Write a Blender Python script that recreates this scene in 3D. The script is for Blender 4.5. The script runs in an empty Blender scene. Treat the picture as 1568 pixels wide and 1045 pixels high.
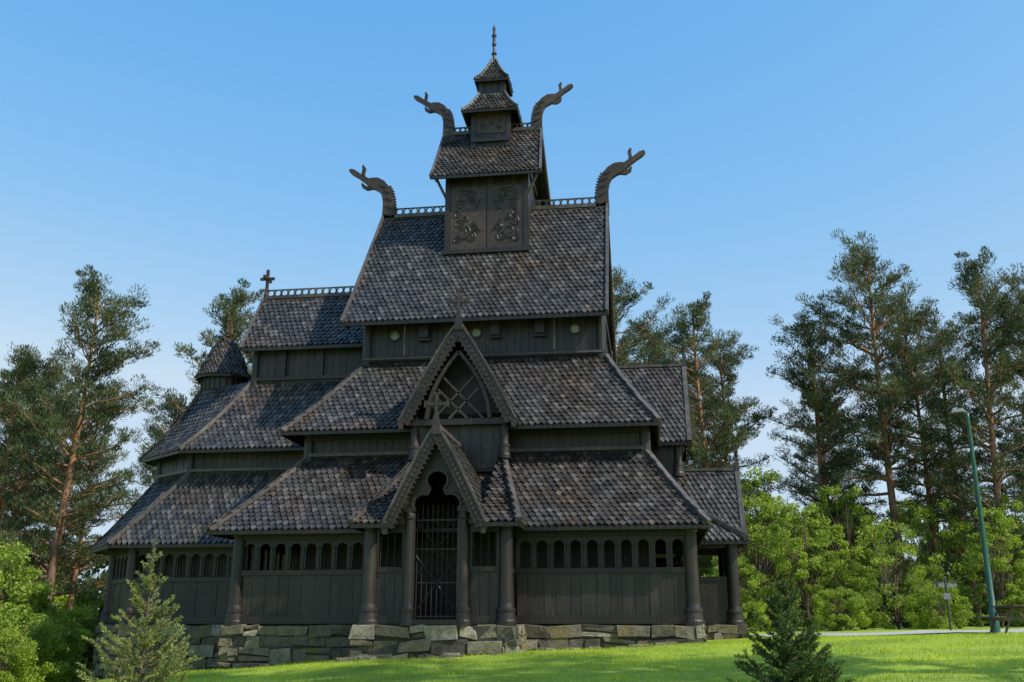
import bpy, math, random
import numpy as np
from mathutils import Vector, Matrix
random.seed(7)
V=Vector
scene=bpy.context.scene
coll=scene.collection

# ---------------------------------------------------------------- materials
def nodes(name):
    m=bpy.data.materials.new(name); m.use_nodes=True
    nt=m.node_tree; b=nt.nodes['Principled BSDF']
    return m,nt,b
def ramp(nt,fac,stops):
    r=nt.nodes.new('ShaderNodeValToRGB'); cr=r.color_ramp
    while len(cr.elements)<len(stops): cr.elements.new(0.5)
    for e,(p,c) in zip(cr.elements,stops):
        e.position=p; e.color=(c[0],c[1],c[2],1)
    nt.links.new(fac,r.inputs[0]); return r.outputs[0]
def noise(nt,scale,detail=4,rough=.6,vec=(1,1,1)):
    tc=nt.nodes.new('ShaderNodeTexCoord'); mp=nt.nodes.new('ShaderNodeMapping')
    mp.inputs['Scale'].default_value=vec
    nt.links.new(tc.outputs['Object'],mp.inputs[0])
    n=nt.nodes.new('ShaderNodeTexNoise'); n.inputs['Scale'].default_value=scale
    n.inputs['Detail'].default_value=detail; n.inputs['Roughness'].default_value=rough
    nt.links.new(mp.outputs[0],n.inputs[0]); return n.outputs[0]
def mix(nt,a,b,fac,mode='MIX'):
    m=nt.nodes.new('ShaderNodeMix'); m.data_type='RGBA'; m.blend_type=mode
    if isinstance(fac,(int,float)): m.inputs[0].default_value=fac
    else: nt.links.new(fac,m.inputs[0])
    for s,i in ((a,6),(b,7)):
        if isinstance(s,tuple): m.inputs[i].default_value=(s[0],s[1],s[2],1)
        else: nt.links.new(s,m.inputs[i])
    return m.outputs[2]
def island(nt):
    g=nt.nodes.new('ShaderNodeNewGeometry'); return g.outputs['Random Per Island']
def bump(nt,b,h,strength,dist=.02):
    bp=nt.nodes.new('ShaderNodeBump'); bp.inputs['Strength'].default_value=strength
    bp.inputs['Distance'].default_value=dist
    nt.links.new(h,bp.inputs['Height']); nt.links.new(bp.outputs[0],b.inputs['Normal'])
def wood(name,c1,c2,rough=.7,vec=(9,9,.9),isl=.5):
    m,nt,b=nodes(name)
    n=noise(nt,1.6,6,.65,vec)
    col=ramp(nt,n,[(.3,c1),(.7,c2)])
    il=ramp(nt,island(nt),[(0,(1-isl,)*3),(1,(1,1,1))])
    col=mix(nt,col,il,1.0,'MULTIPLY')
    big=ramp(nt,noise(nt,.6,4),[(.35,(.5,.49,.49)),(.65,(1.25,1.18,1.08))])
    col=mix(nt,col,big,.9,'MULTIPLY')
    nt.links.new(col,b.inputs['Base Color']); b.inputs['Roughness'].default_value=rough
    bump(nt,b,n,.6); return m
M_wall=wood('tarred_wood',(.013,.0095,.0075),(.036,.026,.020),.45)
M_wallv=wood('tarred_planks',(.016,.0125,.0105),(.056,.043,.035),.45,(9,9,.7),.6)
M_trim=wood('weathered_trim',(.060,.052,.048),(.140,.126,.118),.5,(3,3,3),.3)
M_board=wood('carved_bargeboard',(.026,.019,.015),(.066,.050,.040),.5,(4,4,4),.4)
M_carve=wood('carved_wood',(.036,.022,.017),(.080,.050,.038),.5,(4,4,4),.3)
def shingle_mat():
    m,nt,b=nodes('wooden_shingles')
    col=ramp(nt,island(nt),[(0,(.036,.033,.031)),(.45,(.058,.053,.050)),(.85,(.084,.078,.074)),(1,(.125,.118,.113))])
    big=ramp(nt,noise(nt,.45,4),[(.36,(1.05,.84,.64)),(.5,(1,1,1)),(.66,(.80,.83,.88))])
    col=mix(nt,col,big,.9,'MULTIPLY')
    st=ramp(nt,noise(nt,1.2,5,.7,(3,3,.5)),[(.35,(.60,.60,.60)),(.6,(1.15,1.15,1.15))])
    col=mix(nt,col,st,.85,'MULTIPLY')
    nt.links.new(col,b.inputs['Base Color']); b.inputs['Roughness'].default_value=.40
    bump(nt,b,noise(nt,30,3),.3,.01); return m
M_sh=shingle_mat()
def simple(name,c,rough=.6,metal=0):
    m,nt,b=nodes(name)
    n=noise(nt,8,4)
    col=ramp(nt,n,[(.3,tuple(x*.7 for x in c)),(.7,tuple(x*1.2 for x in c))])
    nt.links.new(col,b.inputs['Base Color']); b.inputs['Roughness'].default_value=rough
    b.inputs['Metallic'].default_value=metal; return m
M_iron=simple('iron',(.030,.027,.025),.5,.4)
M_glass=simple('window_disc',(.20,.22,.16),.25)
def stone_mat():
    m,nt,b=nodes('rubble_stone')
    col=ramp(nt,island(nt),[(0,(.075,.068,.052)),(.4,(.14,.125,.09)),(.75,(.22,.195,.135)),(1,(.36,.33,.27))])
    n=noise(nt,5,8,.7)
    col=mix(nt,col,ramp(nt,n,[(.3,(.36,.36,.34)),(.5,(1,1,.95)),(.7,(1.3,1.26,1.12))]),1.0,'MULTIPLY')
    li=ramp(nt,noise(nt,2.3,6,.7),[(.52,(0,0,0)),(.64,(1,1,1))])
    col=mix(nt,col,(.19,.155,.055),li)
    nt.links.new(col,b.inputs['Base Color']); b.inputs['Roughness'].default_value=.9
    bump(nt,b,n,1.0,.12); return m
M_stone=stone_mat()
M_mortar=simple('mortar',(.060,.054,.042),.95)
def leaf_mat(name,c1,c2,c3,trans=.35,ns=.5):
    m,nt,b=nodes(name)
    col=ramp(nt,island(nt),[(0,c1),(.6,c2),(1,c3)])
    big=ramp(nt,noise(nt,ns,3),[(.35,(.6,.65,.7)),(.65,(1.25,1.2,1.0))])
    col=mix(nt,col,big,1,'MULTIPLY')
    nt.links.new(col,b.inputs['Base Color']); b.inputs['Roughness'].default_value=.6
    t=nt.nodes.new('ShaderNodeBsdfTranslucent'); nt.links.new(col,t.inputs[0])
    mx=nt.nodes.new('ShaderNodeMixShader'); mx.inputs[0].default_value=trans
    out=nt.nodes['Material Output']
    nt.links.new(b.outputs[0],mx.inputs[1]); nt.links.new(t.outputs[0],mx.inputs[2])
    nt.links.new(mx.outputs[0],out.inputs[0]); return m
M_needle=leaf_mat('pine_needles',(.045,.065,.026),(.10,.13,.048),(.20,.22,.085),.35)
M_spruce=leaf_mat('spruce_needles',(.03,.06,.02),(.08,.14,.03),(.19,.26,.05),.35,3)
M_leaf=leaf_mat('broad_leaves',(.19,.27,.025),(.34,.46,.045),(.48,.58,.10),.5,.6)
M_leafd=leaf_mat('dark_leaves',(.10,.15,.025),(.17,.25,.04),(.27,.35,.07),.4,.6)
def bark_mat():
    m,nt,b=nodes('pine_bark')
    tc=nt.nodes.new('ShaderNodeTexCoord'); s=nt.nodes.new('ShaderNodeSeparateXYZ')
    nt.links.new(tc.outputs['Generated'],s.inputs[0])
    col=ramp(nt,s.outputs[2],[(.1,(.13,.095,.075)),(.40,(.32,.165,.085)),(.9,(.38,.18,.08))])
    n=noise(nt,6,6,.7,(1,1,.4))
    col=mix(nt,col,ramp(nt,n,[(.3,(.4,.4,.4)),(.7,(1.2,1.2,1.2))]),1,'MULTIPLY')
    nt.links.new(col,b.inputs['Base Color']); b.inputs['Roughness'].default_value=.85
    bump(nt,b,n,.8,.05); return m
M_bark=bark_mat()
M_twig=simple('twig_bark',(.10,.07,.045),.85)
def ground_mat():
    m,nt,b=nodes('lawn_grass_ground')
    n=noise(nt,9,8,.75)
    col=ramp(nt,n,[(.3,(.15,.22,.018)),(.55,(.28,.38,.03)),(.75,(.38,.47,.06))])
    big=ramp(nt,noise(nt,.35,4),[(.35,(.75,.82,.8)),(.65,(1.2,1.12,.9))])
    col=mix(nt,col,big,1,'MULTIPLY')
    nt.links.new(col,b.inputs['Base Color']); b.inputs['Roughness'].default_value=.9
    bump(nt,b,n,.6,.05); return m
M_ground=ground_mat()
M_grass=leaf_mat('grass_blades',(.34,.45,.025),(.50,.63,.04),(.64,.72,.10),.5,.35)
def gravel_mat():
    m,nt,b=nodes('gravel')
    n=noise(nt,40,6,.8)
    col=ramp(nt,n,[(.3,(.26,.25,.24)),(.7,(.52,.51,.49))])
    nt.links.new(col,b.inputs['Base Color']); b.inputs['Roughness'].default_value=.95
    bump(nt,b,n,.5,.02); return m
M_gravel=gravel_mat()

# ---------------------------------------------------------------- mesh builder
class MB:
    def __init__(s): s.v=[]; s.f=[]; s.T=None
    def add(s,vs,fs):
        o=len(s.v)
        for p in vs:
            p=V(p)
            s.v.append(tuple(s.T(p) if s.T else p))
        for f in fs: s.f.append(tuple(i+o for i in f))
    def hexa(s,p): # bottom 0-3, top 4-7
        s.add(p,[(3,2,1,0),(4,5,6,7),(0,1,5,4),(1,2,6,5),(2,3,7,6),(3,0,4,7)])
    def box(s,x0,x1,y0,y1,z0,z1):
        s.hexa([(x0,y0,z0),(x1,y0,z0),(x1,y1,z0),(x0,y1,z0),(x0,y0,z1),(x1,y0,z1),(x1,y1,z1),(x0,y1,z1)])
    def fbox(s,F,s0,s1,n0,n1,z0,z1):
        s.hexa([F(a,b,c) for c in (z0,z1) for a,b in ((s0,n0),(s1,n0),(s1,n1),(s0,n1))])
    def beam(s,a,b,w,h,up=(0,0,1)):
        a=V(a);b=V(b);d=(b-a).normalized();sd=d.cross(V(up))
        if sd.length<1e-4: sd=d.cross(V((0,1,0)))
        sd.normalize();u=sd.cross(d);sd=sd*w/2;u=u*h/2
        s.hexa([a-sd-u,a+sd-u,b+sd-u,b-sd-u,a-sd+u,a+sd+u,b+sd+u,b-sd+u])
    def prism(s,pts2,P,d0,d1):
        n=len(pts2)
        vs=[P(p[0],d0,p[1]) for p in pts2]+[P(p[0],d1,p[1]) for p in pts2]
        fs=[tuple(range(n)),tuple(range(2*n-1,n-1,-1))]+[(i,i+n,(i+1)%n+n,(i+1)%n) for i in range(n)]
        s.add(vs,fs)
    def lathe(s,c,prof,n=16):
        vs=[];fs=[]
        for r,z in prof:
            for k in range(n):
                a=2*math.pi*k/n; vs.append((c[0]+r*math.cos(a),c[1]+r*math.sin(a),z))
        for i in range(len(prof)-1):
            for k in range(n):
                fs.append((i*n+k,i*n+(k+1)%n,(i+1)*n+(k+1)%n,(i+1)*n+k))
        fs.append(tuple(range((len(prof)-1)*n,len(prof)*n)))
        s.add(vs,fs)
    def tube(s,pts,rad,n=6):
        pts=[V(p) for p in pts];vs=[];fs=[]
        for i,p in enumerate(pts):
            d=(pts[min(i+1,len(pts)-1)]-pts[max(i-1,0)]).normalized()
            a=d.cross(V((.3,.9,.2)));
            if a.length<.05: a=d.cross(V((1,0,0)))
            a.normalize();b=d.cross(a); r=rad[i] if isinstance(rad,(list,tuple)) else rad
            for k in range(n):
                t=2*math.pi*k/n; vs.append(p+a*r*math.cos(t)+b*r*math.sin(t))
        for i in range(len(pts)-1):
            for k in range(n):
                fs.append((i*n+k,i*n+(k+1)%n,(i+1)*n+(k+1)%n,(i+1)*n+k))
        s.add(vs,fs)
    def obj(s,name,m,parent=None,bev=0,smooth=False):
        me=bpy.data.meshes.new(name); me.from_pydata(s.v,[],s.f); me.materials.append(m)
        if smooth: me.polygons.foreach_set('use_smooth',[True]*len(me.polygons))
        me.update()
        o=bpy.data.objects.new(name,me); coll.objects.link(o)
        if parent: o.parent=parent
        if bev:
            b=o.modifiers.new('b','BEVEL'); b.width=bev; b.segments=2; b.limit_method='ANGLE'
        return o
def empty(name,loc=(0,0,0)):
    e=bpy.data.objects.new(name,None); coll.objects.link(e); e.location=loc; return e
def mesh_arr(name,Vv,Ff,mats,midx=None,smooth=False):
    Vv=np.asarray(Vv,dtype=np.float32);Ff=np.asarray(Ff,dtype=np.int32)
    k=Ff.shape[1];n=len(Ff)
    me=bpy.data.meshes.new(name); me.vertices.add(len(Vv)); me.vertices.foreach_set('co',Vv.ravel())
    me.loops.add(n*k); me.loops.foreach_set('vertex_index',Ff.ravel())
    me.polygons.add(n); me.polygons.foreach_set('loop_start',np.arange(0,n*k,k,dtype=np.int32))
    for m in mats: me.materials.append(m)
    if midx is not None: me.polygons.foreach_set('material_index',np.asarray(midx,dtype=np.int32))
    me.update(calc_edges=True); me.validate(); return me

# ---------------------------------------------------------------- ground
def gz(x,y):
    xc=max(-12,min(9,x))
    z=-.8+.045*xc-.003*min(0,xc)**2
    if x>9: z+=min(.22,(x-9)*.02)
    if x<-12: z-=min(2.2,(-12-x)*.12)
    if y<-2: z-=.036*min(40,(-2-y))
    return z+.02*math.sin(x*1.3+y*.7)+.015*math.sin(y*2.1-x*.5)
ax=[-2500,-900,-300,-150,-90]+list(np.arange(-60,61,1.0))+[90,150,300,900,2500]
gv=[(x,y,gz(x,y)) for y in ax for x in ax]; n=len(ax)
gf=[(j*n+i,j*n+i+1,(j+1)*n+i+1,(j+1)*n+i) for j in range(n-1) for i in range(n-1)]
me=mesh_arr('lawn',gv,gf,[M_ground]); me.polygons.foreach_set('use_smooth',[True]*len(me.polygons))
lawn=bpy.data.objects.new('lawn',me); coll.objects.link(lawn)
# gravel path west of the church
def strip(name,cl,w,m,dz):
    mb=MB(); vs=[];fs=[]
    for i,p in enumerate(cl):
        p=V(p); d=(V(cl[min(i+1,len(cl)-1)])-V(cl[max(i-1,0)])).normalized(); s_=V((-d.y,d.x,0))
        for k in range(5):
            q=p+s_*w*(k/4-.5)*(1+.06*math.sin(i*1.7)); vs.append((q.x,q.y,gz(q.x,q.y)+dz))
    for i in range(len(cl)-1):
        for k in range(4): fs.append((i*5+k,i*5+k+1,i*5+k+6,i*5+k+5))
    mb.add(vs,fs); return mb.obj(name,m)
cl=[(8.9+.8*i,7+1.2*math.sin(i*.09)-.05*i,0) for i in range(60)]
strip('gravel_path',cl,7.0,M_gravel,.03)

# ---------------------------------------------------------------- church
church=empty('stave_church')
sh=MB(); deck=MB(); trim=MB(); wall=MB(); plank=MB(); carve=MB(); cols=MB(); dark=MB(); board=MB()
ALL=(trim,wall,carve,plank,cols,dark,board)
def interp(P,t):
    n=len(P)-1; x=min(max(t,0),.99999)*n; i=int(x); return P[i].lerp(P[i+1],x-i)
EXP=.215; SW=.19
def shingles(L,R,exp=EXP,w=SW,edge=.0,dk=True):
    L=[V(p) for p in L];R=[V(p) for p in R]
    ln=sum(((L[i+1]+R[i+1])/2-(L[i]+R[i])/2).length for i in range(len(L)-1))
    n=max(2,round(ln/exp)); 
    for i in range(n):
        t=i/n; pl=interp(L,t);pr=interp(R,t); m0=(pl+pr)/2; t2=min(1,t+.8/n)
        m1=(interp(L,t2)+interp(R,t2))/2; e=pr-pl; le=e.length
        if le<w*.5: continue
        e=e/le; up=m1-m0; up=(up-e*up.dot(e)).normalized(); nn=e.cross(up)
        if nn.z<0: nn=-nn
        s0=pl.dot(e); off=.5*(i%2)
        for j in range(math.ceil((s0-edge)/w-off),math.floor((s0+le+edge)/w-off)+1):
            c=pl+e*((j+off)*w-s0); r=random.uniform
            hw=w*.465; dz=.052+r(-.010,.016); sk=r(-.014,.014)
            c=c+up*r(-.016,.016)
            A=c-e*hw+up*(exp*.38)+nn*dz; B=c+up*(-.05)+e*sk+nn*(dz+.006); C=c+e*hw+up*(exp*.38)+nn*dz
            D=c+e*hw+up*(exp*1.45)+nn*.004; E=c-e*hw+up*(exp*1.45)+nn*.004
            th=nn*-.035
            o=len(sh.v); sh.v.extend([tuple(q) for q in (A,B,C,D,E,A+th,B+th,C+th)])
            sh.f.extend([(o,o+1,o+2,o+3,o+4),(o+5,o+6,o+1,o),(o+6,o+7,o+2,o+1)])
    if dk:
        for i in range(len(L)-1):
            a,b,c,d=L[i],R[i],R[i+1],L[i+1]; q=V((0,0,.012)); z=V((0,0,.10))
            deck.hexa([a-q-z,b-q-z,c-q-z,d-q-z,a-q,b-q,c-q,d-q])
def edge(a,b,z0,z1,sag,n=3):
    return [V((a[0]+(b[0]-a[0])*i/n,a[1]+(b[1]-a[1])*i/n,z0+(z1-z0)*i/n-sag*4*(i/n)*(1-i/n))) for i in range(n+1)]
def polybeam(mb,P,w,h,dz=0,up=(0,0,1)):
    for i in range(len(P)-1):
        a=V(P[i])+V((0,0,dz));b=V(P[i+1])+V((0,0,dz)); d=(b-a).normalized()*.01
        mb.beam(a-d,b+d,w,h,up)
def skirt(O,I,z0,z1,sag,hip=.16,exp=EXP,w=SW,n=3):
    k=len(O)
    E=[edge(O[i],I[i],z0,z1,sag,n) for i in range(k)]
    for i in range(k):
        shingles(E[i],E[(i+1)%k],exp,w)
        polybeam(trim,E[i],hip,.12,.06)
        wall.beam(E[i][0]+V((0,0,-.06)),E[(i+1)%k][0]+V((0,0,-.06)),.05,.10)
def rect(x0,x1,y0,y1): return [(x0,y0),(x1,y0),(x1,y1),(x0,y1)]
skirt(rect(-7.0,6.78,-.6,14.6),rect(-5.2,5.2,2.2,11.8),2.50,4.95,.07)
skirt(rect(-5.85,5.62,1.4,12.6),rect(-4.0,4.0,4.0,10.0),5.66,8.42,.10)
# tower roofs
TX=-.2
skirt(rect(TX-1.05,TX+1.05,5.95,8.05),rect(TX-.46,TX+.46,6.54,7.46),18.85,19.85,.10,.09,.15,.14)
skirt(rect(TX-.64,TX+.64,6.36,7.64),rect(TX-.07,TX+.07,6.93,7.07),20.40,21.5,.13,.08,.14,.13,4)
def saddle(x0,x1,rx0,rx1,ye,yr,ze,zr,sag,verge=.26,exp=EXP,w=SW):
    for sgn in (1,-1):
        yy=lambda y: y if sgn==1 else 2*yr-y
        L=[];R=[]
        for i in range(5):
            t=i/4; z=ze+(zr-ze)*t-sag*4*t*(1-t)*(1-t)
            L.append(V((x0+(rx0-x0)*t,yy(ye+(yr-ye)*t),z)));R.append(V((x1+(rx1-x1)*t,yy(ye+(yr-ye)*t),z)))
        shingles(L,R,exp,w)
        polybeam(trim,[p+V((-.04,0,0)) for p in L],.09,verge,-.02)
        polybeam(trim,[p+V((.04,0,0)) for p in R],.09,verge,-.02)
        polybeam(wall,[p+V((.16,0,-.16)) for p in L],.07,.16,0)
        polybeam(wall,[p+V((-.16,0,-.16)) for p in R],.07,.16,0)
        wall.beam(L[0]+V((0,0,-.07)),R[0]+V((0,0,-.07)),.05,.12)
    trim.beam((rx0,yr,zr+.04),(rx1,yr,zr+.04),.2,.12)
saddle(-4.68,4.10,-4.45,4.08,3.3,7,9.7,15.02,.16)
saddle(TX-1.98,TX+1.98,TX-1.92,TX+1.82,5.1,7,15.76,18.38,.12,.2,.18,.17)
saddle(-9.0,-3.9,-9.05,-4.1,5.15,7,9.5,11.95,.10,.2)
# ridge crests
def crest(a,b,r=.13):
    a=V(a);b=V(b);d=(b-a);L=d.length;d/=L;n=int(L/(2*r*1.02));up=V((0,0,1))
    for i in range(n):
        c=a+d*(L*(i+.5)/n)+up*r
        pts=[c+d*math.cos(t)*r+up*math.sin(t)*r for t in [k*math.pi/5 for k in range(11)]]
        for k in range(10): trim.beam(pts[k],pts[k+1],.045,.045,d.cross(up))
    trim.beam(a+up*.0,b+up*.0,.09,.06); trim.beam(a+up*(2*r),b+up*(2*r),.05,.035)
crest((-4.3,7,15.14),(TX-1.45,7,15.14)); crest((TX+1.5,7,15.14),(4.0,7,15.14))
crest((TX-1.75,7,18.5),(TX-.7,7,18.5),.1); crest((TX+.7,7,18.5),(TX+1.75,7,18.5),.1)
crest((-8.95,7,12.05),(-4.3,7,12.05))
# frames for walls
def frame(p0,p1):
    p0=V((p0[0],p0[1],0));p1=V((p1[0],p1[1],0));e=(p1-p0);L=e.length;e/=L;nn=V((e.y,-e.x,0))
    return (lambda s,n,z:p0+e*s+nn*n+V((0,0,z))),L
def planks(p0,p1,z0,z1,w=.24,mb=None,th=.05):
    mb=mb or plank
    F,L=frame(p0,p1); n=max(1,round(L/w))
    wall.fbox(F,0,L,-.12,-.02,z0,z1)
    for i in range(n):
        o=random.uniform(0,.022)
        mb.fbox(F,L*i/n+.006,L*(i+1)/n-.006,-.015,th*.4+o,z0,z1)
def loop(pts,z0,z1,w=.24,skip=()):
    for i in range(len(pts)):
        if i not in skip: planks(pts[i],pts[(i+1)%len(pts)],z0,z1,w)
# core walls
loop(rect(-5.2,5.2,2.2,11.8),-.1,5.95)
for a,b in ((( -5.2,2.2),(5.2,2.2)),((5.2,2.2),(5.2,11.8)),((5.2,11.8),(-5.2,11.8)),((-5.2,11.8),(-5.2,2.2))):
    F,L=frame(a,b); trim.fbox(F,-.05,L+.05,.03,.16,4.98,5.08); wall.fbox(F,-.05,L+.05,.03,.12,5.5,5.66)
loop(rect(-4,3.9,4,10),8.2,10.3)
for a,b in (((-4,4),(3.9,4)),((3.9,4),(3.9,10)),((3.9,10),(-4,10)),((-4,10),(-4,4))):
    F,L=frame(a,b)
    wall.fbox(F,-.1,L+.1,.03,.15,8.46,8.60); trim.fbox(F,-.1,L+.1,.15,.20,8.5,8.56); wall.fbox(F,-.1,L+.1,.03,.14,9.9,10.1)
for x in (-4,3.9):
    for y in (4,10): cols.lathe((x,y),[(.17,8.3),(.17,10.2)],14)
for x in (-5.2,5.2):
    for y in (2.2,11.8): cols.lathe((x,y),[(.17,4.8),(.17,6.1)],14)
# gable triangles of nave
for x in (-3.98,3.80):
    wall.prism([(4,9.6),(10,9.6),(7.15,14.6),(6.85,14.6)],lambda u,d,z:V((d,u,z)),x,x+.06)
# clerestory portholes and brackets
Fs,_=frame((-4,4),(4,4)); glass=MB()
for u in (.95,3.75,7.05):
    c=Fs(u,.07,9.35)
    for k in range(14):
        a0=2*math.pi*k/14;a1=2*math.pi*(k+1)/14
        carve.beam(c+V((.17*math.cos(a0),0,.17*math.sin(a0))),c+V((.17*math.cos(a1),0,.17*math.sin(a1))),.05,.06,(0,1,0))
    glass.prism([(c.x+.14*math.cos(2*math.pi*k/14),c.z+.14*math.sin(2*math.pi*k/14)) for k in range(14)],lambda u_,d,z:V((u_,d,z)),c.y-.005,c.y+.01)
for u in (2.0,4.4,5.9):
    wall.fbox(Fs,u-.16,u+.16,.03,.30,9.2,9.75); carve.fbox(Fs,u-.2,u+.2,.03,.2,9.12,9.2)
for u,h in ((1.4,.9),(6.4,.7)):
    p=Fs(u,.5,9.75); trim.beam(p,p+V((0,0,-1.2)),.04,.04)
glass.obj('porthole_glass',M_glass,church)

# galleries
def arcade(mb,F,s0,s1,z0,z1,ow,n0=-.05,n1=.03,cw=.47):
    n=max(1,round((s1-s0)/cw)); w=(s1-s0)/n; r=ow/2; zs=z1-r-.10
    for i in range(n):
        c=s0+w*(i+.5)
        mb.fbox(F,s0+w*i,c-r,n0,n1,z0,z1); mb.fbox(F,c+r,s0+w*(i+1),n0,n1,z0,z1)
        K=8
        for k in range(K):
            a=math.pi*k/K;b=math.pi*(k+1)/K
            xa,za=c+r*math.cos(a),zs+r*math.sin(a); xb,zb=c+r*math.cos(b),zs+r*math.sin(b)
            mb.hexa([F(xb,n1,zb),F(xa,n1,za),F(xa,n0,za),F(xb,n0,zb),F(xb,n1,z1),F(xa,n1,z1),F(xa,n0,z1),F(xb,n0,z1)])
        p=F(s0+w*i,n1,0); cols.lathe((p.x,p.y),[(.06,z0),(.036,z0+.06),(.036,zs-.02),(.06,zs+.03)],8)
def gallery(p0,p1,b0=.1,b1=.1):
    F,L=frame(p0,p1)
    wall.fbox(F,0,L,-.14,.12,0.0,.20)
    n=round((L-.2)/.36)
    cuts=[.1+(L-.2)*(i+(random.uniform(-.22,.22) if 0<i<n else 0))/n for i in range(n+1)]
    for i in range(n):
        o=random.uniform(0,.028)
        plank.fbox(F,cuts[i]+.005,cuts[i+1]-.005,-.04,.02+o,.2,1.3)
    wall.fbox(F,0,L,-.10,.09,1.3,1.44)
    arcade(wall,F,b0,L-b1,1.44,2.28,.29)
    wall.fbox(F,0,L,-.12,.10,2.28,2.56)
def column(x,y,z0,z1,r=.185):
    cols.lathe((x,y),[(r*1.5,z0-.05),(r*1.5,z0+.06),(r*1.35,z0+.10),(r*1.25,z0+.28),(r*1.35,z0+.30),(r*1.35,z0+.36),(r*1.1,z0+.40),(r,z0+.5),(r*.94,z1-.25),(r*1.15,z1-.2),(r*1.15,z1-.12),(r*1.0,z1)],20)
PX=-.25
gallery((-6.3,0),(PX-1.8,0)); gallery((PX+1.8,0),(6.3,0))
gallery((6.3,0),(6.3,5.2)); gallery((6.3,8.8),(6.3,14)); gallery((6.3,14),(-6.3,14)); gallery((-6.3,14),(-6.3,10.3)); gallery((-6.3,3.7),(-6.3,0))
for x,y in ((-6.3,0),(6.3,0),(6.3,14),(-6.3,14)): column(x,y,0,2.6)
# porch
def ogee(half,z0,z1,N=10,p=.88):
    return [(half*(i/N)**p,z1-(z1-z0)*(i/N)) for i in range(N+1)]
def gable(T,half,z0,z1,df,db,bw=.24,cross=1.0,step=.045):
    for mb in ALL: mb.T=T
    P=ogee(half,z0,z1)
    Q=[P[i] for i in (10,8,6,4,2,0)]
    for sg in (1,-1):
        L=[T(V((sg*u,df,z))) for u,z in Q]; R=[T(V((sg*u,db,z))) for u,z in Q]
        shingles(L,R,.19,.17)
        for i in range(10):
            (u0,a0),(u1,a1)=P[i],P[i+1]
            t=V((u1-u0,a1-a0)).normalized(); nrm=V((-t.y,t.x)) ; # outward
            if nrm.x<0: nrm=-nrm
            def q(u,z,o,d): return V((sg*max(0,(u+nrm.x*o)),d,z+nrm.y*o))
            board.hexa([q(u1,a1,-bw,df+.02),q(u1,a1,.05,df+.02),q(u1,a1,.05,df+.08),q(u1,a1,-bw,df+.08),
                        q(u0,a0,-bw,df+.02),q(u0,a0,.05,df+.02),q(u0,a0,.05,df+.08),q(u0,a0,-bw,df+.08)])
            board.hexa([q(u1,a1,-bw+.0,df+.085),q(u1,a1,-bw+.04,df+.085),q(u1,a1,-bw+.04,df+.11),q(u1,a1,-bw+.0,df+.11),
                        q(u0,a0,-bw+.0,df+.085),q(u0,a0,-bw+.04,df+.085),q(u0,a0,-bw+.04,df+.11),q(u0,a0,-bw+.0,df+.11)])
            trim.hexa([q(u1,a1,.02,df-.03),q(u1,a1,.075,df-.03),q(u1,a1,.075,df+.12),q(u1,a1,.02,df+.12),
                        q(u0,a0,.02,df-.03),q(u0,a0,.075,df-.03),q(u0,a0,.075,df+.12),q(u0,a0,.02,df+.12)])
            for k in range(2):
                f0=k/2+.05;f1=k/2+.45;fm=(f0+f1)/2
                if i==0: continue
                A=q(u0+(u1-u0)*f0,a0+(a1-a0)*f0,-bw,df+.03);B=q(u0+(u1-u0)*f1,a0+(a1-a0)*f1,-bw,df+.03);C=q(u0+(u1-u0)*fm,a0+(a1-a0)*fm,-bw-.07,df+.03)
                o=V((0,.04,0)); board.add([A,B,C,A+o,B+o,C+o],[(0,1,2),(5,4,3),(0,2,5,3),(2,1,4,5),(1,0,3,4)])
                A=q(u0+(u1-u0)*fm,a0+(a1-a0)*fm,-bw*.42,df+.08)
                board.box(A.x-.04,A.x+.04,A.y,A.y+.03,A.z-.05,A.z+.05)
        u,z=P[10]
        board.hexa([V((sg*(u-.10),df-.02,z-.22)),V((sg*(u+.0),df-.02,z-.24)),V((sg*(u+.0),df+.1,z-.24)),V((sg*(u-.10),df+.1,z-.22)),
                   V((sg*(u-.12),df-.02,z+.03)),V((sg*(u+.1),df-.02,z+.0)),V((sg*(u+.1),df+.1,z+.0)),V((sg*(u-.12),df+.1,z+.03))])
    trim.beam((0,df+.1,z1+.06),(0,db,z1+.06),.14,.1)
    c=cross; zc=z1+.05; cb=board
    cb.hexa([(-.13,df,zc-.25),(.13,df,zc-.25),(.13,df+.14,zc-.25),(-.13,df+.14,zc-.25),(-.05,df,zc+.35*c),(.05,df,zc+.35*c),(.05,df+.12,zc+.35*c),(-.05,df+.12,zc+.35*c)])
    cb.box(-.045,.045,df+.01,df+.10,zc+.3*c,zc+.95*c)
    cb.box(-.30,.30,df+.02,df+.09,zc+.60*c,zc+.70*c)
    for sx in (-1,1): cb.box(sx*.30-.035,sx*.30+.035,df+.015,df+.095,zc+.55*c,zc+.75*c)
    cb.box(-.085,.085,df+.005,df+.105,zc+.93*c,zc+1.0*c)
    for k in range(12):
        a0=2*math.pi*k/12;a1=a0+math.pi/6;m=zc+.65*c
        cb.beam((.13*math.cos(a0),df+.055,m+.13*math.sin(a0)),(.13*math.cos(a1),df+.055,m+.13*math.sin(a1)),.04,.04,(0,1,0))
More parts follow.
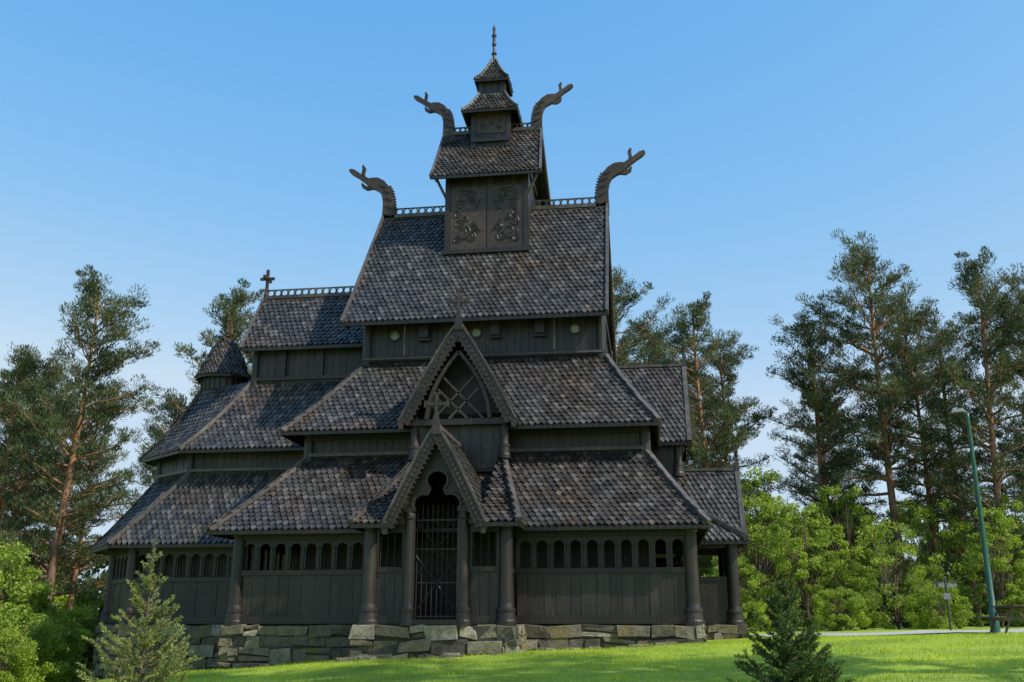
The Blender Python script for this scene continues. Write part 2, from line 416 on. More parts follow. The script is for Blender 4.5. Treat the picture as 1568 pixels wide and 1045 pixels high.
def porch(T,dfu,du_back):
    gable(T,1.33,2.45,5.0,1.9,-2.1,.22,.9)
    gable(T,1.72,5.75,8.72,dfu,du_back,.27,1.05)
    O=[V((-2.2,.8,2.5)),V((-2.2,2.0,2.5)),V((2.2,2.0,2.5)),V((2.2,.8,2.5))]
    tl=V((-1.2,-1.9,5.0));tr=V((1.2,-1.9,5.0)); il=V((-1.15,2.0,2.5)); ir=V((1.15,2.0,2.5))
    def E(a,b,n=3): return [T(a.lerp(b,i/n)+V((0,0,-.06*4*(i/n)*(1-i/n)))) for i in range(n+1)]
    shingles(E(O[1],tl),E(il,tl+V((.1,0,0)))); shingles(E(ir,tr-V((.1,0,0))),E(O[2],tr))
    shingles(E(V((-2.2,.4,2.5)),tl),E(O[1],tl)); shingles(E(O[2],tr),E(V((2.2,.4,2.5)),tr))
    svT=trim.T; trim.T=None
    polybeam(trim,E(O[1],tl),.16,.12,.07); polybeam(trim,E(O[2],tr),.16,.12,.07); trim.T=svT
    for a,b in ((O[0],O[1]),(O[1],il),(ir,O[2]),(O[2],O[3])): wall.beam(a+V((0,0,-.06)),b+V((0,0,-.06)),.05,.1)
    for sx in (-1,1):
        column(sx*1.8,1.45,0,2.65,.19); column(sx*.72,1.60,0,2.85,.14)
        wall.box(sx*.72-.16,sx*.72+.16,1.46,1.74,2.82,2.95)
        x0,x1=sorted((sx*.86,sx*1.63))
        wall.box(x0,x1,1.36,1.54,0,.2); wall.box(x0,x1,1.38,1.52,1.3,1.42); wall.box(x0,x1,1.36,1.52,2.3,2.55)
        for k in range(3):
            w=(x1-x0)/3; plank.box(x0+w*k+.005,x0+w*(k+1)-.005,1.41,1.46+random.uniform(0,.015),.2,1.3)
        for k in range(4): dark.tube([(x0+(x1-x0)*(k+.5)/4,1.45,1.42),(x0+(x1-x0)*(k+.5)/4,1.45,2.3)],.012,5)
        wall.box(x0,x0+.07,1.40,1.5,1.42,2.3); wall.box(x1-.07,x1,1.40,1.5,1.42,2.3)
        a,b=sorted((sx*1.74,sx*1.86))
        wall.box(a,b,0.05,1.3,0,.2); wall.box(a,b,.05,1.3,1.3,1.42); wall.box(a,b,.05,1.3,2.3,2.55)
        a,b=sorted((sx*1.78,sx*1.82)); plank.box(a,b,.05,1.3,.2,1.3)
        column(sx*1.35,dfu-.35,4.7,5.95,.13)
        a,b=sorted((sx*1.30,sx*1.38)); wall.box(a,b,du_back,dfu-.4,4.2,6.4)
    P=ogee(1.2,2.5,4.85,8)
    left=[(-u,z) for u,z in P][::-1]; right=[(u,z) for u,z in P]
    def arc(cx,cz,r,a0,a1,n=7): return [(cx+r*math.cos(math.radians(a0+(a1-a0)*i/n)),cz+r*math.sin(math.radians(a0+(a1-a0)*i/n))) for i in range(n+1)]
    opr=[(.58,2.5)]+arc(.33,3.0,.27,-10,110)+arc(0,3.62,.27,-50,90)
    opl=[(-x,z) for x,z in opr][::-1]
    poly=left+right[1:]+[(.58,2.5)]+opr[1:]+opl[1:-1]+[(-.58,2.5)]
    Pm=lambda u,d,z:V((u,d,z))
    board.prism(poly,Pm,1.56,1.64)
    ring=[(.60,.05)]+[(.60,2.4)]+[(x*1.07,z+.02) for x,z in opr[1:]]
    for sx in (1,-1):
        for i in range(len(ring)-1):
            a=ring[i];b=ring[i+1]; board.beam((sx*a[0],1.66,a[1]),(sx*b[0],1.66,b[1]),.07,.07,(0,1,0))
    wall.box(-.62,.62,1.2,1.75,-.02,.10)
    for k in range(9):
        u=-.54+1.08*k/8; dark.tube([(u,1.5,.1),(u,1.5,3.0 if abs(u)<.45 else 2.8)],.014,5)
    for z in (.16,1.0,1.85,2.6): dark.box(-.57,.57,1.485,1.515,z,z+.035)
    for a,b in (((-.55,.3),(.55,1.7)),((.55,.3),(-.55,1.7)),((-.55,1.2),(.55,2.6)),((.55,1.2),(-.55,2.6))):
        dark.tube([(a[0],1.52,a[1]),(b[0],1.52,b[1])],.014,5)
    d=dfu-.12
    wall.box(-1.5,1.5,d-.14,d,5.66,5.84); 
    wall.prism([(-1.45,5.8),(1.45,5.8),(0,8.4)],Pm,d-.9,d-.85)
    ar=[(.95,5.84)]+[(.95-.95*(i/6)**1.5,5.84+2.05*(i/6)**.8) for i in range(1,7)]
    for sx in (1,-1):
        for i in range(len(ar)-1): board.beam((sx*ar[i][0],d,ar[i][1]),(sx*ar[i+1][0],d,ar[i+1][1]),.1,.16,(0,1,0))
    for a,b in (((-.75,5.84),(.45,7.1)),((.75,5.84),(-.45,7.1)),((-.28,5.84),(.62,6.75)),((.28,5.84),(-.62,6.75))):
        carve.beam((a[0],d-.03,a[1]),(b[0],d-.03,b[1]),.06,.10,(0,1,0))
    wall.box(-1.35,1.35,dfu-.5,dfu-.42,4.3,5.7)
    for k in range(8):
        w=2.6/8; plank.box(-1.3+w*k+.006,-1.3+w*(k+1)-.006,dfu-.42,dfu-.385+random.uniform(0,.015),4.4,5.68)
    for mb in ALL: mb.T=None
TS=lambda p:V((PX+p.x,-p.y,p.z))
TW=lambda p:V((6.3+p.y,7+p.x,p.z))
porch(TS,-.9,-4.0); porch(TW,.3,-2.3)

# chancel and apse (east = left)
lo=[(-5.6,3.2),(-12.15,3.2),(-13.95,5.3),(-13.95,8.7),(-12.15,10.8),(-5.6,10.8)]
li=[(-5.0,4.5),(-10.2,4.5),(-12.0,5.8),(-12.0,8.2),(-10.2,9.5),(-5.0,9.5)]
uo=[(-4.8,3.85),(-10.35,3.85),(-12.55,5.55),(-12.55,8.45),(-10.35,10.15),(-4.8,10.15)]
ui=[(-4.2,5.6),(-8.75,5.6),(-11.05,6.5),(-11.05,7.5),(-8.75,8.4),(-4.2,8.4)]
def openskirt(O,I,z0,z1,sag,n=4):
    E=[edge(O[i],I[i],z0,z1,sag,n) for i in range(len(O))]
    for i in range(len(O)-1):
        shingles(E[i+1],E[i],edge=.05)
        wall.beam(E[i][0]+V((0,0,-.06)),E[i+1][0]+V((0,0,-.06)),.05,.1)
        if i in (1,4): polybeam(trim,E[i],.16,.12,.06)
        elif i in (2,3): polybeam(deck,E[i],.10,.10,.06)
    return E
openskirt(lo,li,2.46,4.92,.07)
E=openskirt(uo,ui,5.62,8.28,.16)
lw=[(-6.3,3.8),(-11.55,3.8),(-13.25,5.6),(-13.25,8.4),(-11.55,10.2),(-6.3,10.2)]
for i in range(5): gallery(lw[i+1],lw[i]); 
for p in lw[1:5]: column(p[0],p[1],0,2.6)
for i in range(5):
    planks(li[i+1],li[i],-.1,6.0)
    F,L=frame(li[i+1],li[i]); trim.fbox(F,0,L,.03,.14,4.96,5.05)
for p in li[1:5]: cols.lathe(p,[(.14,4.8),(.14,5.9)],12)
planks((-8.6,5.6),(-4,5.6),7.9,10.0); planks((-4,8.4),(-8.6,8.4),7.9,10.0); planks((-8.6,8.4),(-8.6,5.6),7.9,10.0)
F,L=frame((-8.6,5.6),(-4,5.6)); wall.fbox(F,0,L,.03,.13,8.35,8.48); wall.fbox(F,0,L,.03,.13,9.5,9.7); cols.lathe((-8.6,5.6),[(.15,7.9),(.15,9.9)],12)
for x in (.9,2.3): wall.fbox(F,x,x+.25,.03,.15,8.45,9.6)
wall.prism([(5.6,9.6),(8.4,9.6),(7.1,11.7),(6.9,11.7)],lambda u,d,z:V((d,u,z)),-8.66,-8.6)
cx,cz=-9.0,12.0
carve.box(cx-.05,cx+.05,6.95,7.05,cz,cz+1.15); carve.box(cx-.05,cx+.05,6.66,7.34,cz+.72,cz+.84); carve.box(cx-.28,cx+.28,6.955,7.045,cz+.73,cz+.83)
carve.lathe((cx,7),[(.12,cz-.2),(.12,cz+.1),(.07,cz+.25),(.09,cz+.3),(.05,cz+.4)],8)
# apse turret
tc=(-10.45,7.0)
cols.lathe(tc,[(.92,7.5),(.86,8.0),(.80,8.25),(.84,8.3),(.78,8.34),(.78,8.95),(.88,9.02)],24)
for k in range(24):
    a=2*math.pi*k/24; wall.tube([(tc[0]+.79*math.cos(a),tc[1]+.79*math.sin(a),8.3),(tc[0]+.79*math.cos(a),tc[1]+.79*math.sin(a),8.97)],.03,5)
prof=[(1.0,8.86),(.82,9.15),(.70,9.5),(.54,9.85),(.32,10.2),(.05,10.5)]
N=14
for k in range(N):
    a,b=2*math.pi*k/N,2*math.pi*(k+1)/N
    L=[V((tc[0]+r*math.cos(a),tc[1]+r*math.sin(a),z)) for r,z in prof];R=[V((tc[0]+r*math.cos(b),tc[1]+r*math.sin(b),z)) for r,z in prof]
    shingles(L,R,.14,.13,.02)
carve.lathe(tc,[(.09,10.4),(.05,10.6),(.1,10.68),(.04,10.78),(.035,11.1),(.07,11.18),(.03,11.28),(.005,11.45)],8)

# belfry tower
def tower(h,z0,z1,cx=TX,mb=None,w=.28):
    R=rect(cx-h,cx+h,7-h,7+h)
    loop(R,z0,z1,w)
    for x,y in R: wall.box(x-.09,x+.09,y-.09,y+.09,z0,z1)
    for a in range(4):
        F,L=frame(R[a],R[(a+1)%4]); wall.fbox(F,0,L,.03,.10,z1-.2,z1)
tower(1.45,12.6,16.3); tower(.67,17.4,19.2,w=.22); tower(.44,19.6,20.55,w=.2)
Ft,_=frame((TX-1.45,5.55),(TX+1.45,5.55))
wall.fbox(Ft,-.12,3.02,.03,.2,12.78,12.94)
carve.fbox(Ft,.1,1.43,.03,.055,12.96,15.42); carve.fbox(Ft,1.47,2.8,.03,.055,12.96,15.42)
def spiral(F,cx,cz,r,turn,fl,n0=.075,t=.03,ph=0):
    pts=[]
    for i in range(26):
        a=fl*turn*i/25*2*math.pi+ph; rr=r*(1.05-.8*i/25); pts.append(F(cx+rr*math.cos(a),n0,cz+rr*math.sin(a)))
    wall.tube(pts,[t*(1.2-.6*i/25) for i in range(26)],5)
rs=random.Random(4)
for sx in (-1,1):
    for u,z,r in ((.85,15.05,.26),(1.02,14.72,.18),(.60,15.12,.2),(1.05,14.35,.14),(.85,13.62,.28),(1.02,13.98,.18),(.58,13.45,.2),(1.1,13.35,.14),(.78,14.15,.12),(.5,14.85,.13),(.45,13.8,.13)):
        spiral(Ft,1.45+sx*u,z,r,1.3+.4*rs.random(),sx*(1 if rs.random()<.5 else -1),.065,.02,rs.uniform(0,6))
for sx in (-1,1):
    for a,b in (((.22,14.95),(.46,14.5)),((.22,13.65),(.5,14.05))):
        wall.beam(Ft(1.45+sx*a[0],.07,a[1]),Ft(1.45+sx*b[0],.07,b[1]),.04,.07,(0,1,0))
F2,_=frame((TX-.67,6.33),(TX+.67,6.33))
carve.fbox(F2,.1,1.24,.03,.05,18.0,18.9); wall.fbox(F2,-.08,1.42,.03,.13,17.62,17.76)
for cx,cz,r in ((.38,18.6,.15),(.96,18.6,.15),(.38,18.3,.13),(.96,18.3,.13),(.67,18.45,.12)): spiral(F2,cx,cz,r,1.5,1 if cx<.6 else -1,.055,.016)
for sx in (-1,1):
    for sy in (-1,1):
        trim.beam((TX+sx*1.5,7+sy*1.45,15.0),(TX+sx*1.85,7+sy*1.6,15.75),.08,.08)
carve.lathe((TX,7),[(.11,21.35),(.07,21.55),(.06,21.8),(.12,21.87),(.06,21.95),(.055,22.2),(.10,22.3),(.06,22.42),(.07,22.6),(.11,22.7),(.05,22.8),(.07,23.05),(.02,23.15),(.005,23.3)],10)
# dragons
def dragon(bx,bz,sg,s=1.0):
    path=[(-.02,-.35,.52),(0,0,.50),(.0,.35,.47),(.02,.68,.44),(.09,.98,.43),(.22,1.22,.42),(.44,1.38,.42),(.72,1.47,.33),(.95,1.62,.22),(1.22,1.82,.18),(1.5,2.02,.20),(1.64,2.10,.10)]
    def strip2(path,th,mb=carve):
        n=len(path); A=[];B=[]
        for i,(x,z,w) in enumerate(path):
            d=V((path[min(i+1,n-1)][0]-path[max(i-1,0)][0],path[min(i+1,n-1)][1]-path[max(i-1,0)][1])).normalized(); m=V((-d.y,d.x))*w/2
            A.append((x+m.x,z+m.y));B.append((x-m.x,z-m.y))
        for i in range(n-1):
            q=[A[i],B[i],B[i+1],A[i+1]]
            mb.prism([(bx+sg*s*p[0],bz+s*p[1]) for p in q],lambda u,d,z:V((u,7+d,z)),-th*s/2,th*s/2)
        return A,B
    A,B=strip2(path,.2)
    strip2([(.12,1.28,.16),(.26,1.50,.13),(.50,1.66,.11),(.76,1.68,.09),(.9,1.62,.03)],.12)
    strip2([(1.04,1.68,.16),(1.10,1.90,.13),(1.06,2.14,.14),(1.12,2.28,.08)],.1)
    strip2([(.66,1.34,.20),(.90,1.28,.15),(1.06,1.38,.13),(1.12,1.50,.06)],.12)
    for i in range(1,5):
        a=A[i];b=A[i+1]
        for k in (0,.33,.66):
            x=a[0]+(b[0]-a[0])*k; z=a[1]+(b[1]-a[1])*k
            q=[(x+.03,z-.06),(x+.03,z+.07),(x-.07,z+.07)]
            carve.prism([(bx+sg*s*p[0],bz+s*p[1]) for p in q],lambda u,d,z:V((u,7+d,z)),-.05*s,.05*s)
    for i in range(1,6):
        x,z,w_=path[i]
        for sy in (-1,1):
            wall.beam((bx+sg*s*(x-w_*.3),7+sy*.105*s,bz+s*z),(bx+sg*s*(x+w_*.3),7+sy*.105*s,bz+s*(z+.12)),.03,.05,(0,1,0))
dragon(-4.28,15.05,-1,1.0); dragon(3.95,15.05,1,1.0)
dragon(TX-1.80,18.4,-1,.86); dragon(TX+1.70,18.4,1,.86)
dark.box(-5,5,2.4,11.6,-.1,-.04)

sh.obj('roof_shingles',M_sh,church); deck.obj('roof_decking',M_wall,church); trim.obj('roof_trim',M_trim,church)
wall.obj('timber_frame',M_wall,church); plank.obj('wall_planks',M_wallv,church); carve.obj('carved_panels_and_dragons',M_carve,church)
board.obj('bargeboards_and_crosses',M_board,church)
cols.obj('columns',M_wallv,church,smooth=False); dark.obj('iron_gates',M_iron,church)
fl=MB(); fl.box(-6.2,6.2,.1,13.9,-.12,-.02); fl.box(-12.6,-6.2,5.0,9.0,-.12,-.02); fl.box(-11.2,-6.2,3.9,10.1,-.125,-.025); fl.box(PX-1.9,PX+1.9,-1.6,.1,-.12,-.022); fl.box(6.2,7.9,5.1,8.9,-.12,-.022)
fl.obj('floor',M_wall,church)
# stone foundation
st=MB(); mo=MB()
def stones(p0,p1,ztop=-.03):
    F,L=frame(p0,p1); r=random.uniform
    zl=min(gz(*F(0,0,0)[:2]),gz(*F(L,0,0)[:2]))-.25
    mo.fbox(F,0,L,-.5,-.02,zl,ztop-.03)
    z=ztop
    while z>zl:
        h=r(.17,.40); s=-r(0,.3)
        while s<L:
            w=r(.18,.62)*(1 if h<.28 else 1.6); a=max(s,-.04);b=min(s+w,L+.04)
            if b-a>.12:
                split=[(z-h,z)] if random.random()<.75 or h<.28 else [(z-h,z-h*.5),(z-h*.5,z)]
                for zb,zt in split:
                    g=.011; o=r(-.01,.09); hh=(zt-zb)*r(.86,1.12); sl=r(-.035,.035)
                    P=[]
                    for zz,q in ((zt-hh+g,-1),(zt-g,1)):
                        for ss,nn,q2 in ((a+g,o,-1),(b-g,o,1),(b-g,-.3,1),(a+g,-.3,-1)):
                            P.append(F(ss+r(-.05,.05),nn+r(-.04,.05),min(ztop+.02,zz+r(-.04,.03)+sl*q2)))
                    st.hexa(P)
            s+=w
        z-=h
FP=[(-6.55,14.3),(-6.55,10.45),(-11.65,10.45),(-13.5,8.5),(-13.5,5.5),(-11.65,3.5),(-6.55,3.5),(-6.55,-.22),(PX-2.12,-.22),(PX-2.12,-1.72),(PX+2.12,-1.72),(PX+2.12,-.22),(6.55,-.22),(6.55,4.9),(8.05,4.9),(8.05,9.1),(6.55,9.1),(6.55,14.3)]
for i in range(len(FP)): stones(FP[i],FP[(i+1)%len(FP)])
st.obj('foundation_stones',M_stone,church,bev=.05); mo.obj('foundation_core',M_mortar,church)
rb=MB()
for _ in range(40):
    x=random.uniform(-6,6.5); y=-.45-random.uniform(0,.25)
    if PX-2.3<x<PX+2.3: y-=1.55
    z=gz(x,y); s=random.uniform(.06,.2); P=[]
    for zz in (-s*.6,s*.5):
        for a,b in ((-1,-1),(1,-1),(1,1),(-1,1)): P.append((x+a*s*random.uniform(.7,1.3),y+b*s*random.uniform(.5,.9),z+zz*random.uniform(.8,1.1)))
    rb.hexa(P)
rb.obj('rubble_stones',M_stone,church,bev=.04)

# ---------------------------------------------------------------- vegetation
def diamonds(C,D,N,l,w):
    l=l[:,None];w=w[:,None]
    P=np.stack([C-D*l,C+N*w,C+D*l,C-N*w],1).reshape(-1,3)
    F=np.arange(len(P)).reshape(-1,4); return P,F
def unit(a): return a/np.maximum(np.linalg.norm(a,axis=1,keepdims=True),1e-6)
def assemble(name,mb,C,D,l,w,rng,mats,split=None):
    N=unit(np.cross(D,unit(rng.normal(size=D.shape))))
    P,F=diamonds(C,D,N,l,w)
    wv=np.array(mb.v) if mb.v else np.zeros((0,3)); wf=np.array([f for f in mb.f if len(f)==4]) if mb.f else np.zeros((0,4),int)
    Vv=np.concatenate([wv,P]); Ff=np.concatenate([wf,F+len(wv)])
    mi=np.concatenate([np.zeros(len(wf),int),np.ones(len(F),int)])
    return mesh_arr(name,Vv,Ff,mats,mi)
def pine(seed,h,crown=.62,spread=.19,dens=1.0):
    rng=np.random.default_rng(seed); R=rng.uniform; mb=MB()
    dr=R(-.03,.03,2)*h
    tp=[V((dr[0]*(t**2)+.12*math.sin(t*5+seed),dr[1]*t**2+.12*math.cos(t*4+seed),t*h)) for t in np.linspace(0,1,11)]
    mb.tube(tp,[h*.0125*(1-.85*t)+.01 for t in np.linspace(0,1,11)],8)
    C=[];D=[]
    nb=int(70*dens)
    for i in range(nb):
        t=1-crown*((i+.5)/nb)**1.05; t=min(.99,t+R(-.03,.02)); base=interp(tp,t)
        k=(1-t)/crown
        L=h*spread*(.24+1.0*math.sin(min(1,k*1.2+.12)*math.pi*.70))*R(.45,1.15)
        az=R(0,2*math.pi); el=math.radians(R(20,60)*(1-k)+R(-14,34)*k)
        d=V((math.cos(az)*math.cos(el),math.sin(az)*math.cos(el),math.sin(el)))
        pts=[base]; 
        for s in range(1,5): pts.append(base+d*L*s/4+V((R(-.06,.06)*L,R(-.06,.06)*L,.05*L*(s/4)**2+R(-.03,.03)*L)))
        mb.tube(pts,[h*.003*(1-.8*s/4)*(.5+k) +.008 for s in range(5)],4)
        nc=int(2+L*2.6)
        for c in range(nc):
            s=.22+.80*(c+R(0,1))/nc; cc=interp(pts,min(s,1)); 
            lat=V((-d.y,d.x,0)); cc=cc+lat*R(-.28,.28)*L*(1.1-s*.6)+V((0,0,R(-.15,.35)))
            if c%2==0: mb.tube([interp(pts,max(.1,s-.2)),cc],[.018,.008],3)
            r=R(.22,.52)*(.7+.02*h); m=int(60*dens)
            q=unit(rng.normal(size=(m,3)))*(R(.25,1,size=(m,1))**.6); 
            C.append(np.array(cc)+q*np.array([r,r,r*.7])); 
            D.append(unit(q*.9+np.array([0,0,.7])+rng.normal(size=(m,3))*.35+np.array(d)*.3))
    C=np.concatenate(C);D=np.concatenate(D);m=len(C)
    return assemble('pine_mesh',mb,C,D,R(.07,.14,m),R(.014,.026,m),rng,[M_bark,M_needle])
def place(name,me,x,y,s=1,rot=0,sz=1):
    o=bpy.data.objects.new(name,me); coll.objects.link(o); o.location=(x,y,gz(x,y)-.05); o.scale=(s,s,s*sz); o.rotation_euler=(0,0,rot); return o
pm=[pine(1,18,.70,.185),pine(2,18,.78,.175),pine(3,18,.66,.195),pine(4,18,.84,.17,1.1)]
for x,y,h,k,r in [(-19.6,12.0,17.2,3,0.3),(-23.6,13.6,15.0,1,1.9),(-21.6,17,13.5,0,4),(-26,18,16,2,4),(-30,24,17.5,0,5),(-25,32,17,1,.4),(-16.4,20,9,1,2.5),
                  (-20.9,30.5,23.2,3,2.2),(-18.6,33,21,2,.3),(-23.5,37,19.5,0,1.2),(-27,40,19,2,3),
                  (3.5,36,22.5,2,.7),(8.6,28,18.0,3,2.6),(5.5,38,19.5,3,5.2),(9.8,33,16.5,0,3.3),(7.2,31,15,1,1.1),
                  (14.9,29.5,17.4,1,4.4),(18.2,28.5,20.0,2,1.0),(20.8,31,17.6,0,2.0),(23.0,26.5,18.8,3,.2),(26.5,28,18,0,3.9),(24,36,19,1,5.5),(17,42,16,2,2.9),(29,33,20,1,.9),
                  (20,-14,27,2,.5)]:
    place('pine_tree',pm[k],x,y,h/18,r)
def broad(seed,h,r,n=70,leaf=.075,per=150,mats=None,t0=.03):
    rng=np.random.default_rng(seed);R=rng.uniform;mb=MB();C=[]
    stems=[]
    for s in range(4):
        a=R(0,6.28);q=R(.15,.6)*r; P=[V((0,0,0)),V((q*.3*math.cos(a),q*.3*math.sin(a),h*.35)),V((q*math.cos(a),q*math.sin(a),h*R(.75,.95)))]
        stems.append(P); mb.tube(P,[.05*h/4,.03*h/4,.01],5)
    for i in range(n):
        t=R(t0,1); rr=r*math.sqrt(max(.05,1-(abs(t-.4)/.68)**2))
        a=R(0,6.28); q=rr*R(.25,1)**.5
        c=V((q*math.cos(a),q*math.sin(a),t*h)); cr=R(.2,.5)*(r/2)**.5
        P=stems[i%4]; mb.tube([interp(P,max(.1,t-.25)),c],[.015,.006],3)
        qq=unit(rng.normal(size=(per,3)))*(R(.1,1,size=(per,1))**.5); C.append(np.array(c)+qq*np.array([cr,cr,cr*.75]))
    C=np.concatenate(C);m=len(C)
    D=unit(rng.normal(size=(m,3))+np.array([0,0,-.3]))
    return assemble('leafy_mesh',mb,C,D,R(leaf*.7,leaf*1.3,m),R(leaf*.4,leaf*.75,m),rng,mats or [M_twig,M_leaf])
bm=[broad(11,4.5,2.0,85,.065),broad(12,5.5,1.5,75,.06,130),broad(13,3,2.1,90,.06),broad(15,5.0,1.8,60,.055,110)]
bd=broad(14,5,3.0,120,.11,120,[M_twig,M_leafd],0)
for x,y,s,k,r in [(10.4,24,1.3,3,0),(12.3,21.5,1.05,1,1),(14.4,23,.72,0,2),(16.3,21.5,.95,3,3),(18.4,23,.62,0,4),(20.6,21,.95,1,5),(23.0,22,.75,0,.6),(25.6,21,.95,3,1.6),
                  (11.4,28,1.5,1,2.2),(9.1,21,.75,0,4.1),(15.3,27,1.3,1,.9),(19.6,27,1.25,3,1.7),(24,27,1.2,1,3.7),(13.4,19.5,.6,2,0),(17.6,19.5,.65,2,2),(22,19.2,.6,2,3),(25,18.5,.7,2,4),
                  (-17.5,7,1.0,2,0),(-15.6,4.2,.8,2,2),(-19.5,8,1.2,0,1),(-22,6.5,1.2,2,3),(-17,1.5,.95,2,5),(-21,12,1.1,1,2),(-24,16,1.3,0,2),(-14.6,1.6,.62,2,1),(-16.5,11,1.0,2,1.2),(-14.9,-.6,.8,2,4)]:
    place('deciduous_tree' if k!=2 else 'bush',bm[k],x,y,s,r)
rng=random.Random(5); belt=empty('distant_trees')
for i in range(60):
    a=math.radians(-60+116*i/59+rng.uniform(-1,1)); d=rng.uniform(70,90)
    x=5+d*math.sin(a);y=-27+d*math.cos(a)
    o=place('tree_clump',bd,x,y,rng.uniform(1.2,1.9),rng.uniform(0,6),rng.uniform(.7,1.15)); o.parent=belt
# foreground spruces
def spruce(seed,h,rad,tips,sparse=1.0,pw=.8):
    rng=np.random.default_rng(seed);R=rng.uniform;mb=MB();C=[];D=[]
    mb.tube([(0,0,0),(0,0,h*.5),(.01,0,h)],[.035,.02,.006],6)
    def line(a,b,dn,sp=.022):
        L=(b-a).length; m=max(3,int(L*dn)); t=R(0,1,size=(m,1)); d=np.array((b-a).normalized())
        q=unit(rng.normal(size=(m,3))); dd=unit(q+d*.9); C.append(np.array(a)+(np.array(b)-np.array(a))*t+dd*sp*.8); D.append(dd)
    z=.08
    while z<h*.95:
        k=1-z/h; nb=int((5+R(0,3)+(2 if k>.3 else 0))*sparse)+1; L=rad*(k**pw)*1.05+.05
        for b in range(nb):
            a=R(0,6.28); l=L*R(.6,1.15); el=math.radians(R(5,25)+ (1-k)*30)
            d=V((math.cos(a)*math.cos(el),math.sin(a)*math.cos(el),math.sin(el))); p0=V((0,0,z+R(-.03,.03)))
            p1=p0+d*l*.55-V((0,0,.06*l)); p2=p0+d*l+V((0,0,.12*l))
            mb.tube([p0,p1,p2],[.009,.006,.003],4); line(p0.lerp(p1,.2),p1,300);line(p1,p2,340)
            for s in range(int((2+l*11)*sparse)):
                f=R(.25,1); q=p0.lerp(p1,f*2) if f<.5 else p1.lerp(p2,f*2-1)
                sd=V((-d.y,d.x,0))*(1 if s%2 else -1); e=(d*.8+sd*R(.5,1)+V((0,0,R(-.15,.35)))).normalized()
                line(q,q+e*l*R(.18,.36)*(1.2-f*.6),320)
        z+=R(.055,.10)*(1+1.6*(z/h)**3)*(h/2)**.5/sparse**.5
    line(V((0,0,h*.8)),V((.01,0,h)),260,.03)
    C=np.concatenate(C);D=np.concatenate(D);m=len(C)
    return assemble('spruce_mesh',mb,C,D,R(.016,.03,m),R(.0035,.0065,m),rng,[M_twig,tips])
M_sp2=leaf_mat('spruce_fresh_needles',(.15,.18,.045),(.32,.35,.11),(.55,.54,.24),.4,3)
place('spruce_tree',spruce(21,2.5,.95,M_sp2,.66,1.25),-1.75,-13.6)
place('spruce_tree',spruce(22,1.5,.60,M_spruce),6.75,-15.4)
# grass blades
rng=np.random.default_rng(3); n=190000
x=rng.uniform(-13,20,n);y=rng.uniform(-17.5,4.5,n)
keep=~((y>-.25)&(x>-6.6)&(x<6.6))&~((y>-1.75)&(x>-2.5)&(x<1.9))&~((x<-6)&(y>3.4))&~((x>6.5)&(y>3.4))
x=x[keep];y=y[keep];n=len(x)
z=np.array([gz(a,b) for a,b in zip(x,y)])
h=rng.uniform(.025,.070,n)*(1+.5*np.sin(x*2.1+1)*np.sin(y*2.7));w=rng.uniform(.004,.009,n);a=rng.uniform(0,6.28,n)
lx=rng.normal(0,.02,n);ly=rng.normal(0,.02,n)
P=np.stack([np.stack([x-w*np.cos(a),y-w*np.sin(a),z-.005],1),np.stack([x+w*np.cos(a),y+w*np.sin(a),z-.005],1),np.stack([x+lx,y+ly,z+h],1)],1).reshape(-1,3)
me=mesh_arr('grass_blades',P,np.arange(len(P)).reshape(-1,3),[M_grass])
g=bpy.data.objects.new('grass_blades',me); coll.objects.link(g); g.parent=lawn

# ---------------------------------------------------------------- street furniture
M_green=simple('green_paint',(.02,.10,.06),.4); M_grey=simple('galvanised',(.25,.26,.27),.4,.5)
lp=empty('street_lamp',(15.6,6,gz(15.6,6)))
a=MB(); a.lathe((0,0),[(.14,0),(.14,.7),(.10,.75),(.08,3),(.055,6.7),(.05,6.9)],12); a.obj('mast',M_green,lp,smooth=True)
a=MB(); a.tube([(0,0,6.8),(-.06,0,6.93),(-.15,0,6.97)],.035,6); a.hexa([(-.50,-.10,6.90),(-.12,-.10,6.92),(-.12,.10,6.92),(-.50,.10,6.90),(-.44,-.06,7.00),(-.12,-.07,7.03),(-.12,.07,7.03),(-.44,.06,7.00)]); a.obj('lamp_head',M_grey,lp)
M_sign=simple('sign_face',(.22,.23,.24),.5); M_post=simple('post_paint',(.05,.05,.05),.5)
sp=empty('signpost',(16.1,12.6,gz(16.1,12.6)))
a=MB(); a.lathe((0,0),[(.04,0),(.04,1.95),(.02,1.98)],8); a.beam((-.42,0,1.78),(.42,0,1.78),.05,.05); a.lathe((-.3,0),[(.05,1.6),(.06,1.75)],8); a.obj('post',M_post,sp)
a=MB(); a.box(-.40,-.05,-.03,-.01,1.60,1.72); a.box(.05,.40,-.03,-.01,1.60,1.72); a.box(-.12,.12,-.055,-.035,1.15,1.38); a.obj('sign_boards',M_sign,sp)
M_tab=wood('table_wood',(.10,.075,.055),(.2,.16,.12),.7,(9,.9,9))
pt=empty('picnic_table',(15.15,2.6,gz(15.15,2.6)))
a=MB()
for k in range(4): a.box(-.38+k*.19,-.21+k*.19,-.9,.9,.72,.765)
for sx in (-1,1):
    for k in range(2): a.box(sx*.72-.15+k*.155,sx*.72-.005+k*.155,-.9,.9,.43,.47)
for yy in (-.62,.62):
    a.beam((-.78,yy,.40),(.78,yy,.40),.05,.09); a.beam((-.36,yy,.68),(.36,yy,.68),.05,.08)
    for sx in (-1,1): a.beam((sx*.55,yy+.055,0),(sx*.25,yy+.055,.72),.05,.09,(0,1,0))
a.obj('table_planks_and_legs',M_tab,pt,bev=.008)

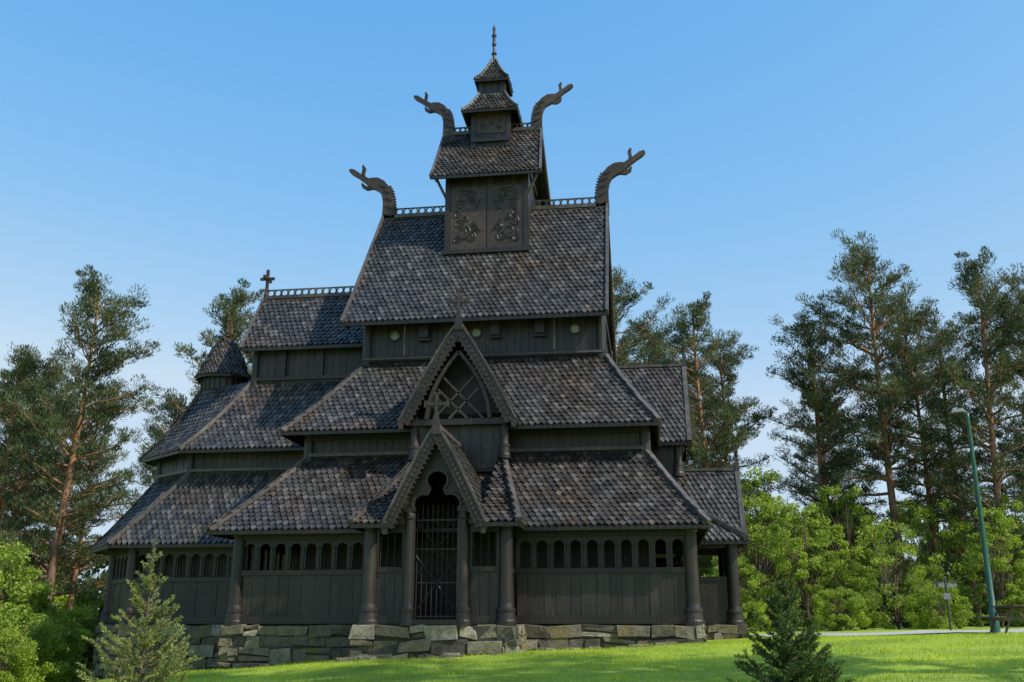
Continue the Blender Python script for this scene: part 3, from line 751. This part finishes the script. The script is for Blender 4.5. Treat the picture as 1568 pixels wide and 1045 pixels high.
# ---------------------------------------------------------------- light, sky, camera
el=math.radians(44); az=math.radians(-20)
s=V((math.cos(el)*math.cos(az),math.cos(el)*math.sin(az),math.sin(el)))
sd=bpy.data.lights.new('sun','SUN'); sd.energy=5.0; sd.angle=math.radians(.5); sd.color=(1,.95,.86)
so=bpy.data.objects.new('sun',sd); coll.objects.link(so); so.rotation_euler=s.to_track_quat('Z','Y').to_euler()
w=bpy.data.worlds.new('World'); scene.world=w; w.use_nodes=True; nt=w.node_tree
sky=nt.nodes.new('ShaderNodeTexSky'); sky.sky_type='NISHITA'; sky.sun_disc=False; sky.sun_elevation=el; sky.sun_rotation=math.atan2(s.x,s.y)
sky.air_density=1.0; sky.dust_density=.6; sky.ozone_density=1.5
bg=nt.nodes['Background']; bg.inputs[1].default_value=.15
# grade the physical sky towards the clear saturated blue of the day
sep=nt.nodes.new('ShaderNodeSeparateColor'); cmb=nt.nodes.new('ShaderNodeCombineColor'); nt.links.new(sky.outputs[0],sep.inputs[0])
for i,(gain,g,ref) in enumerate(((.040,1.55,.41),(.27,.66,.785),(.80,.12,1.71))):
    m1=nt.nodes.new('ShaderNodeMath'); m1.operation='DIVIDE'; m1.inputs[1].default_value=ref; nt.links.new(sep.outputs[i],m1.inputs[0])
    m2=nt.nodes.new('ShaderNodeMath'); m2.operation='POWER'; m2.inputs[1].default_value=g; nt.links.new(m1.outputs[0],m2.inputs[0])
    m3=nt.nodes.new('ShaderNodeMath'); m3.operation='MULTIPLY'; m3.inputs[1].default_value=gain/.15; nt.links.new(m2.outputs[0],m3.inputs[0])
    m4=nt.nodes.new('ShaderNodeMath'); m4.operation='MINIMUM'; m4.inputs[1].default_value=(.58,.74,.90)[i]/.15; nt.links.new(m3.outputs[0],m4.inputs[0])
    nt.links.new(m4.outputs[0],cmb.inputs[i])
nt.links.new(cmb.outputs[0],bg.inputs[0])
scene.view_settings.view_transform='Standard'; scene.view_settings.look='None'; scene.view_settings.exposure=0
cd=bpy.data.cameras.new('camera'); cam=bpy.data.objects.new('camera',cd); coll.objects.link(cam); scene.camera=cam
cd.lens=36*1500/1568; cd.sensor_width=36; cd.clip_end=6000
cam.location=(5.3,-27,0); cam.rotation_euler=(math.radians(90+16.1),0,math.radians(8))
